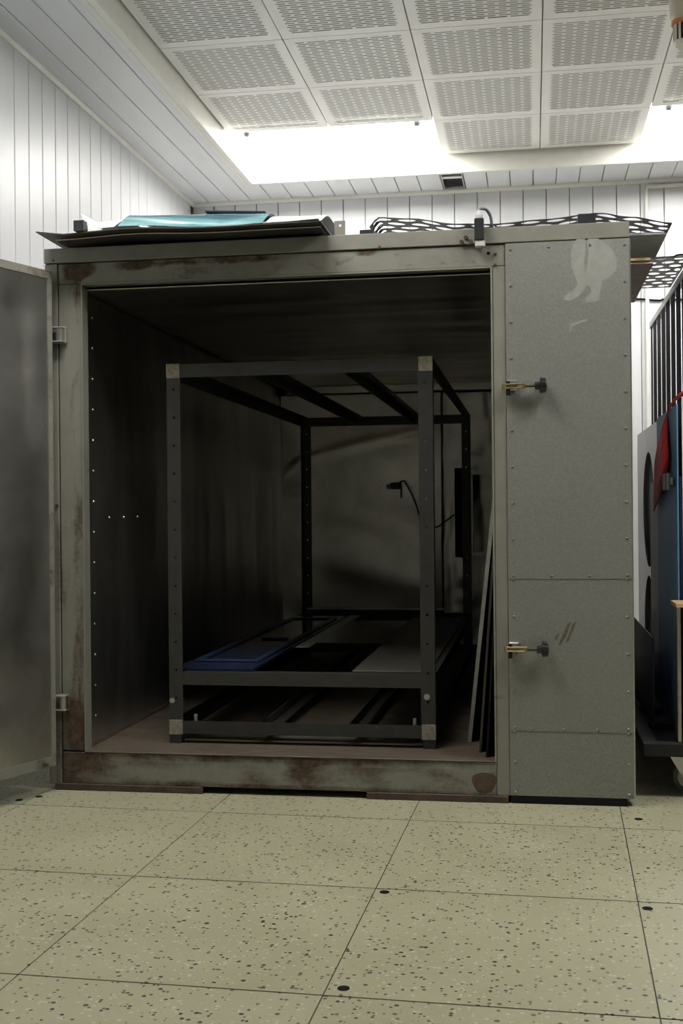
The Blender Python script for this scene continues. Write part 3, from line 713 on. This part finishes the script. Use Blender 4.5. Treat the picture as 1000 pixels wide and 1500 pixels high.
# panels lying on the rack shelf
SZ = .4005
T = thing('lacquered_panel', (-1.14, 5.3, SZ), 'dark blue glossy framed panel lying on the rack shelf', 'panel')
obj('sheet', B(-1.325, -1.024, RY0 + .03, 6.40, SZ, SZ + .012, bev=.002), M['shelfblue'], T)
bm = bmesh.new()
for a in ((-1.300, -1.045, 4.40, 4.43), (-1.300, -1.045, 6.20, 6.23), (-1.300, -1.275, 4.43, 6.20), (-1.07, -1.045, 4.43, 6.20), (-1.22, -1.10, 5.2, 5.23)): box(bm, *a, SZ + .012, SZ + .020, bev=.002)
obj('raised_frame', bm, M['navy'], T)
tag(obj('pale_panel', B(-1.022, -.962, 5.0, 6.55, SZ + .0005, SZ + .004), M['pale']), 'narrow pale strip lying along the edge of the blue panel', 'strip')
tag(obj('matt_panel', B(-.655, -.375, RY0 + .03, 6.35, SZ, SZ + .008, bev=.001), M['greysheet']), 'matt grey flat sheet lying on the rack shelf beside the dark gap', 'panel')
T = thing('blue_bar', (-.9, 6.76, SZ), 'blue bar with a white top lying across the far end of the rack shelf', 'bar')
obj('bar_body', B(-1.29, -.505, 6.66, 6.72, SZ, SZ + .026, bev=.002), M['navy'], T); obj('white_strip', B(-1.29, -.505, 6.66, 6.72, SZ + .026, SZ + .032), M['white'], T)

# boards leaning against the right side of the oven chamber
def lean(name, xb, xt, zt, y0, y1, th, mat, emat, label):
    bm = bmesh.new(); z = IZ0 + .001
    prism(bm, [(xb, y0, z), (xb + th, y0, z), (xt + th, y0, zt), (xt, y0, zt)], (0, y1 - y0, 0))
    o = tag(obj(name, bm, mat), label, 'board', None)
    if emat:
        bm = bmesh.new(); prism(bm, [(xb, y0 - .002, z), (xb + th, y0 - .002, z), (xt + th, y0 - .002, zt), (xt, y0 - .002, zt)], (0, .002, 0)); obj('front_edge', bm, emat, o)
lean('leaning_board', -.245, -.1425, 1.06, 4.34, 5.8, .014, M['blackmatte'], M['boardedge'], 'leaning board with a pale front edge standing inside the oven beside the rack')
lean('leaning_board', -.195, -.117, 1.16, 4.16, 5.6, .008, M['blackmatte'], M['dk_sheet'], 'black leaning board between the pale-edged board and the oven jamb')
lean('leaning_board', -.168, -.121, .92, 4.08, 5.2, .007, M['blackmatte'], None, 'short black leaning board right behind the oven door jamb')

# ------------------------------------------------------------------ sheets on top of the oven
def warp(x, y):
    k = max(0.0, 1 - max(0.0, y - 3.8) / 1.2) ** 2
    return k * (.007 * nz(x * 2.0, 0, 1) + .010 * math.exp(-((x + 1.36) / .16) ** 2) + .003)
def sheet(name, x0, x1, y0, y1, z, th, mat, label, edge=None, lift=None, cat='sheet', flat=False, skew=0.0):
    def f(u, v):
        x = x0 + u * (x1 - x0); y = y0 + v * (y1 - y0) + skew * u * (1 - v)
        return (x, y, z + (0 if flat else warp(x, y)) + (lift(u, v) if lift else 0))
    bm = bmesh.new(); grid(bm, f, 40, 16, (0, 0, th)); o = tag(obj(name, bm, mat, smooth=False), label, cat)
    if edge:
        bm = bmesh.new()
        def g(u, v): q = Vector(f(u, 0)); return q + Vector((0, -.0015, th * v))
        grid(bm, g, 40, 1, (0, .001, 0)); obj('front_edge', bm, edge, o)
    return o
zt = OZ1 - .004
tag(obj('support_batten', B(-1.62, -.72, 4.05, 4.11, zt, zt + .008), M['blackmatte']), 'flat black batten under the sheet pile on the oven', 'batten')
sheet('board_sheet', -1.645, -.70, 3.915, 5.2, zt + .0095, .004, M['edge_sheet'], 'lowest black sheet with a pale edge on the oven top', M['cream_edge'])
sheet('board_sheet', -1.700, -.69, 3.87, 5.1, zt + .0175, .004, M['dk_sheet'], 'dark brown sheet overhanging the oven front under the mint ones', None, lambda u, v: .014 * max(0, 1 - u * 10) * (1 - v))
def bowed(x0, x1, y0, yr, zr0, zr1, y1, mat, label, zf=.0275):
    # a bowed sheet: front edge on the pile, rising to a ridge at yr, then falling away behind
    def f(u, v):
        x = x0 + u * (x1 - x0); y = y0 + .04 * math.sin(3 * x) + v * (y1 - y0); zr = zr0 + (zr1 - zr0) * u
        z0 = zt + zf + warp(x, y0)
        t = (y - y0) / (yr - y0) if y < yr else 1 - (y - yr) / (y1 + .05 - yr) * .45
        t = max(0, t); t = math.sin(t * math.pi / 2) ** 1.2 if t < 1 else 1
        return (x, y, z0 + (zr - z0) * t + .003 * nz(x * 7, y * 5, 3))
    bm = bmesh.new(); grid(bm, f, 30, 24, (0, 0, .002)); return tag(obj('film_sheet', bm, mat), label, 'sheet')
def zr(u, v, Y=4.12): return onY(u, v, Y).z
bowed(-1.575, -1.435, 3.89, 4.12, zr(120, 331), zr(165, 326), 4.8, M['pale'], 'pale mint sheet at the end of the sheet pile near the white paper scrap')
bowed(-1.425, -.905, 3.90, 4.12, zr(170, 319), zr(390, 317), 4.9, M['teal'], 'glossy teal sheet bowed up in the middle of the sheet pile')
bowed(-.895, -.70, 3.90, 4.12, zr(400, 322), zr(485, 320), 4.8, M['pale'], 'pale mint sheet reaching towards the metal lug on the oven')
bm = bmesh.new(); q0, q1 = onY(300, 317, 4.10), onY(388, 318, 4.10)
grid(bm, lambda u, v: (q0.x + u * (q1.x - q0.x), 4.10 + .10 * v, zr(300, 316, 4.12) + .008 + (q1.z - q0.z) * u), 10, 3, (0, 0, .006)); tag(obj('navy_strip', bm, M['slatdark']), 'narrow navy strip lying on the ridge of the teal sheet', 'strip')
T = bmesh.new(); p = onY(118, 316, 4.0)
prism(T, [onY(u, v, 3.895) for u, v in [(117, 311), (136, 322), (146, 331), (142, 338), (132, 338)]], (.0, .003, 0)); tag(obj('paper_scrap', T, M['white']), 'folded white paper scrap sticking up from the sheet pile', 'paper')
p = onY(118, 328, 3.88); tag(obj('black_block', B(p.x - .018, p.x + .018, 3.86, 3.90, zt + .030, p.z + .008), M['black']), 'small black block beside the white paper scrap on the pile', 'block')

# perforated black plastic netting sheet
def mesh_sheet(name, zf, x0, x1, y0, y1, nx, ny, label, ellipse=.80, th=.003, seg=12):
    bm = bmesh.new(); cx = (x1 - x0) / nx; cy = (y1 - y0) / ny
    for j in range(ny):
        off = (j % 2) * .5
        for i in range(nx + 1):
            xa = x0 + (i - off) * cx; xb = xa + cx
            xa_, xb_ = max(xa, x0), min(xb, x1)
            if xb_ - xa_ < cx * .3: continue
            ya, yb = y0 + j * cy, y0 + (j + 1) * cy
            mx, my = (xa_ + xb_) / 2, (ya + yb) / 2; hx, hy = (xb_ - xa_) / 2, (yb - ya) / 2
            o_, i_ = [], []
            for k in range(seg):
                t = 2 * math.pi * (k + .5) / seg; c_, s_ = math.cos(t), math.sin(t); m_ = max(abs(c_), abs(s_))
                px, py = mx + hx * c_ / m_, my + hy * s_ / m_; qx, qy = mx + hx * ellipse * c_, my + hy * ellipse * s_
                o_.append(bm.verts.new((px, py, zf(px, py)))); i_.append(bm.verts.new((qx, qy, zf(qx, qy))))
            for k in range(seg): bm.faces.new((o_[k], o_[(k + 1) % seg], i_[(k + 1) % seg], i_[k]))
    bmesh.ops.remove_doubles(bm, verts=bm.verts[:], dist=.0005)
    r = bmesh.ops.extrude_face_region(bm, geom=bm.faces[:])
    bmesh.ops.translate(bm, vec=(0, 0, th), verts=[g for g in r['geom'] if isinstance(g, bmesh.types.BMVert)])
    return tag(obj(name, bm, M['black']), label, 'netting')
def lerp_tab(tab, x):
    for (a, b), (c, d) in zip(tab, tab[1:]):
        if a <= x <= c: t = (x - a) / (c - a); t = t * t * (3 - 2 * t); return b + (d - b) * t
    return tab[0][1] if x < tab[0][0] else tab[-1][1]
prof = [(-.565, .060), (-.54, .092), (-.42, .084), (-.25, .056), (-.12, .048), (.05, .056), (.23, .070), (.34, .050), (.48, .026)]
mesh_sheet('netting_sheet', lambda x, y: zt + lerp_tab(prof, x) + .006 * nz(x * 4, y * 3, 1) + .002, -.565, .480, 4.15, 4.60, 12, 8, 'black plastic netting with oval holes draped over the oven top')
p = onY(538, 339, 4.06); tag(obj('support_block', B(p.x - .028, p.x + .022, 4.06, 4.14, zt, zt + .034, bev=.002), M['black']), 'black block under the left end of the netting on the oven', 'block')
p = onY(862, 320, 4.06); tag(obj('support_block', B(p.x - .035, p.x + .025, 4.09, 4.145, zt, zt + .060, bev=.002), M['black']), 'black block under the hump of the netting above the galvanised panel', 'block')
# corrugated pile overhanging the right side of the oven
for k in range(3):
    ww = .468 - .006 * k
    bm = bmesh.new(); y0_, y1_ = 4.20 + .012 * k, 4.58
    def f(u, v, k=k, ww=ww): x = -.02 + u * (ww + .02); y = y0_ + v * (y1_ - y0_); return (x, y, zt + .0015 + .0058 * k + .0010 * (math.sin(v * 110) + 1))
    grid(bm, f, 10, 90, (0, 0, .0025)); tag(obj('corrugated_sheet', bm, M['corr']), ['lowest', 'middle', 'topmost'][k] + ' grey corrugated sheet in the pile overhanging the oven side under the netting', 'sheet', 'corrugated sheets under the netting')
bm = bmesh.new(); box(bm, .05, .452, 4.615, 4.66, zt, zt + .022)
tag(obj('wood_batten', bm, M['wood']), 'raw wooden batten with a splintered end overhanging the oven side', 'batten')
sheet('cardboard_sheet', -.10, .470, 4.68, 5.55, zt + .0, .006, M['cardboard'], 'grey brown sheet sticking out from the oven side behind the wooden batten', flat=True)
tag(obj('support_block', B(.05, .20, 4.98, 5.2, zt + .0065, zt + .075), M['blackmatte']), 'black block on the brown sheet carrying the small netting piece', 'block')
mesh_sheet('netting_sheet', lambda x, y: zt + .076 + .004 * nz(x * 8, y * 6, 2), .06, .64, 4.95, 5.62, 8, 9, 'small black netting piece sticking out beyond the brown sheet', .72)

# ------------------------------------------------------------------ trolley with sheets beside the oven
CX0, CX1, CY0, CY1, CZ0, CZ1 = .365, 1.20, 4.11, 6.70, .145, .190
T = thing('trolley', ((CX0 + CX1) / 2, CY0, 0), 'low black steel trolley on castors standing beside the oven', 'trolley')
for a in ((CX0, CX1, CY0, CY0 + .05), (CX0, CX1, CY1 - .05, CY1), (CX0, CX0 + .05, CY0 + .05, CY1 - .05), (CX1 - .05, CX1, CY0 + .05, CY1 - .05)): obj('frame_bar', B(*a, CZ0, CZ1, bev=.003), M['cart'], T)
for y in (4.50, 4.85, 5.3, 5.8): obj('cross_slat', B(CX0 + .05, CX1 - .05, y, y + .06, CZ0 + .02, CZ1 - .001), M['cart'], T)
obj('deck_plate', B(CX0 + .05, CX1 - .05, CY0 + .05, CY1 - .05, CZ0 + .006, CZ0 + .018), M['cart'], T)
for x in (.500, 1.08):
    for y in (4.235, 6.5):
        cs = obj('castor', B(x - .05, x + .05, y - .05, y + .05, CZ0 - .006, CZ0, bev=.001), M['zinc'], T)
        bm = bmesh.new()
        for s_ in (-1, 1):
            prism(bm, [(x - .045, y + s_ * .021, CZ0 - .006), (x + .045, y + s_ * .021, CZ0 - .006), (x + .045, y + s_ * .021, .050), (x + .012, y + s_ * .021, .042)], (0, s_ * .003, 0))
        obj('fork', bm, M['zinc'], cs)
        bm = bmesh.new(); cyl(bm, (x + .028, y - .016, .055), (x + .028, y + .016, .055), .055, n=28); obj('wheel', bm, M['wheel'], cs)
        bm = bmesh.new(); cyl(bm, (x + .028, y - .0175, .055), (x + .028, y + .0175, .055), .040, n=24); obj('hub', bm, M['ltgrey'], cs)
        bm = bmesh.new(); cyl(bm, (x + .028, y - .028, .055), (x + .028, y + .028, .055), .008, n=8); obj('axle', bm, M['steel'], cs)
CT = CZ1 + .0005
def upright(name, x0, x1, y0, y1, z1, mat, label, cat='sheet'): return tag(obj(name, B(x0, x1, y0, y1, CT, z1, bev=.0015), mat), label, cat)
upright('blue_sheet', .500, .506, 4.26, 4.92, 1.355, M['blue'], 'upright blue film-covered sheet with the red strap over it on the trolley')
upright('blue_sheet', .508, .516, 4.26, 5.30, 1.10, M['navy'], 'upright dark navy sheet pressed behind the blue sheet on the trolley')
# stainless sheet with big round holes, standing parallel to the oven side
def holed(x, y0, y1, z0, z1, holes, th):
    bm = bmesh.new(); zz = [z0] + [ (holes[i][1] - holes[i][2] + holes[i - 1][1] + holes[i - 1][2]) / 2 for i in range(1, len(holes))] + [z1]
    seg = 32
    for (cy, cz, r), a, b in zip(holes, zz, zz[1:]):
        o_, i_ = [], []
        for k in range(seg):
            t = 2 * math.pi * (k + .5) / seg; c_, s_ = math.cos(t), math.sin(t)
            i_.append(bm.verts.new((x, cy + r * c_, cz + r * s_)))
            sy = ((y1 - cy) if c_ > 0 else (cy - y0)) / max(abs(c_), 1e-6); sz = ((b - cz) if s_ > 0 else (cz - a)) / max(abs(s_), 1e-6); q = min(sy, sz)
            o_.append(bm.verts.new((x, cy + q * c_, cz + q * s_)))
        for k in range(seg): bm.faces.new((o_[k], o_[(k + 1) % seg], i_[(k + 1) % seg], i_[k]))
        for cyy, czz in ((y0, a), (y1, a), (y0, b), (y1, b)):          # close the corner triangles
            best = sorted(o_, key=lambda q: (q.co.y - cyy) ** 2 + (q.co.z - czz) ** 2)[:2]
            bm.faces.new((best[0], best[1], bm.verts.new((x, cyy, czz))))
    bmesh.ops.recalc_face_normals(bm, faces=bm.faces[:])
    r = bmesh.ops.extrude_face_region(bm, geom=bm.faces[:]); bmesh.ops.translate(bm, vec=(th, 0, 0), verts=[g for g in r['geom'] if isinstance(g, bmesh.types.BMVert)])
    return bm
tag(obj('stainless_sheet', holed(.520, 4.95, 6.05, CT, 1.358, [(5.50, .45, .235), (5.50, .985, .262)], .003), M['stainless']), 'shiny steel sheet with big round holes behind the blue sheet on the trolley', 'sheet')
upright('navy_sheet', .425, .431, 4.40, 5.95, .52, M['navy'], 'low dark navy sheet standing along the trolley edge next to the oven')
upright('dull_board', .540, .546, 4.6, 6.2, 1.30, M['dk_sheet'], 'dull dark board seen through the round holes of the steel sheet')
# slatted frame standing behind
T = thing('slatted_frame', (.575, 5.2, CT), 'tall navy metal frame of upright slats standing on the trolley', 'frame')
obj('top_rail', B(.560, .585, 4.30, 5.80, 1.852, 1.882, bev=.002), M['steel'], T); obj('bottom_rail', B(.560, .585, 4.30, 5.80, CT, CT + .04, bev=.002), M['slatdark'], T)
y = 4.302
while y < 5.79:
    obj('slat', B(.566, .5674, y, min(y + .138, 5.798), CT + .04, 1.852), M['slatdark'], T); y += .178
# short profiles with a plywood offcut
for k in range(4): tag(obj('profile', B(.480 + .022 * k, .494 + .022 * k, 4.13, 4.21, CT, .655 - .003 * (k % 2), bev=.002), M['steel'] if k % 2 == 0 else M['greysheet']), ['bright metal profile under the plywood offcut, outermost towards the oven', 'dull profile under the plywood offcut next to the outermost bright one', 'bright metal profile between two dull ones under the plywood offcut', 'dull profile under the plywood offcut, farthest from the oven'][k], 'profile', 'upright profiles at the trolley front')
tag(obj('plywood_offcut', B(.472, .70, 4.07, 4.24, .656, .668), M['wood']), 'small plywood offcut lying on the short upright profiles', 'plywood')
# red strap thrown over the sheets, with a buckle
T = thing('ratchet_strap', (.49, 4.6, .9), 'red webbing strap with a metal buckle hanging over the blue sheet', 'strap')
def ribbon(bm, pts, widths, ax, th):
    P = spline(pts, 6); n = len(P); L_, R_ = [], []
    for i, p in enumerate(P):
        t = i / (n - 1) * (len(widths) - 1); k = min(int(t), len(widths) - 2); w_ = widths[k] + (widths[k + 1] - widths[k]) * (t - k)
        L_.append(bm.verts.new(p - Vector(ax) * w_ / 2)); R_.append(bm.verts.new(p + Vector(ax) * w_ / 2))
    for i in range(n - 1): bm.faces.new((L_[i], R_[i], R_[i + 1], L_[i + 1]))
    r = bmesh.ops.extrude_face_region(bm, geom=bm.faces[:]); bmesh.ops.translate(bm, vec=(-th, 0, 0), verts=[g for g in r['geom'] if isinstance(g, bmesh.types.BMVert)])
bm = bmesh.new(); ribbon(bm, [(.506, 4.02, 1.375), (.500, 4.30, 1.372), (.497, 4.55, 1.33), (.494, 4.70, 1.24), (.488, 4.66, 1.10), (.484, 4.72, 1.02)], [.06, .06, .14, .46, .54, .34], (0, 1, -.25), .003); obj('webbing', bm, M['red'], T, smooth=True)
bm = bmesh.new(); q = Vector((.490, 4.36, 1.085)); box(bm, q.x - .008, q.x + .004, q.y - .06, q.y + .07, q.z - .014, q.z + .014, bev=.003); cyl(bm, q + Vector((-.014, -.05, -.03)), q + Vector((-.014, -.05, .03)), .008, n=10); cyl(bm, q + Vector((-.014, .06, -.03)), q + Vector((-.014, .06, .03)), .008, n=10); obj('buckle', bm, M['steel'], T)
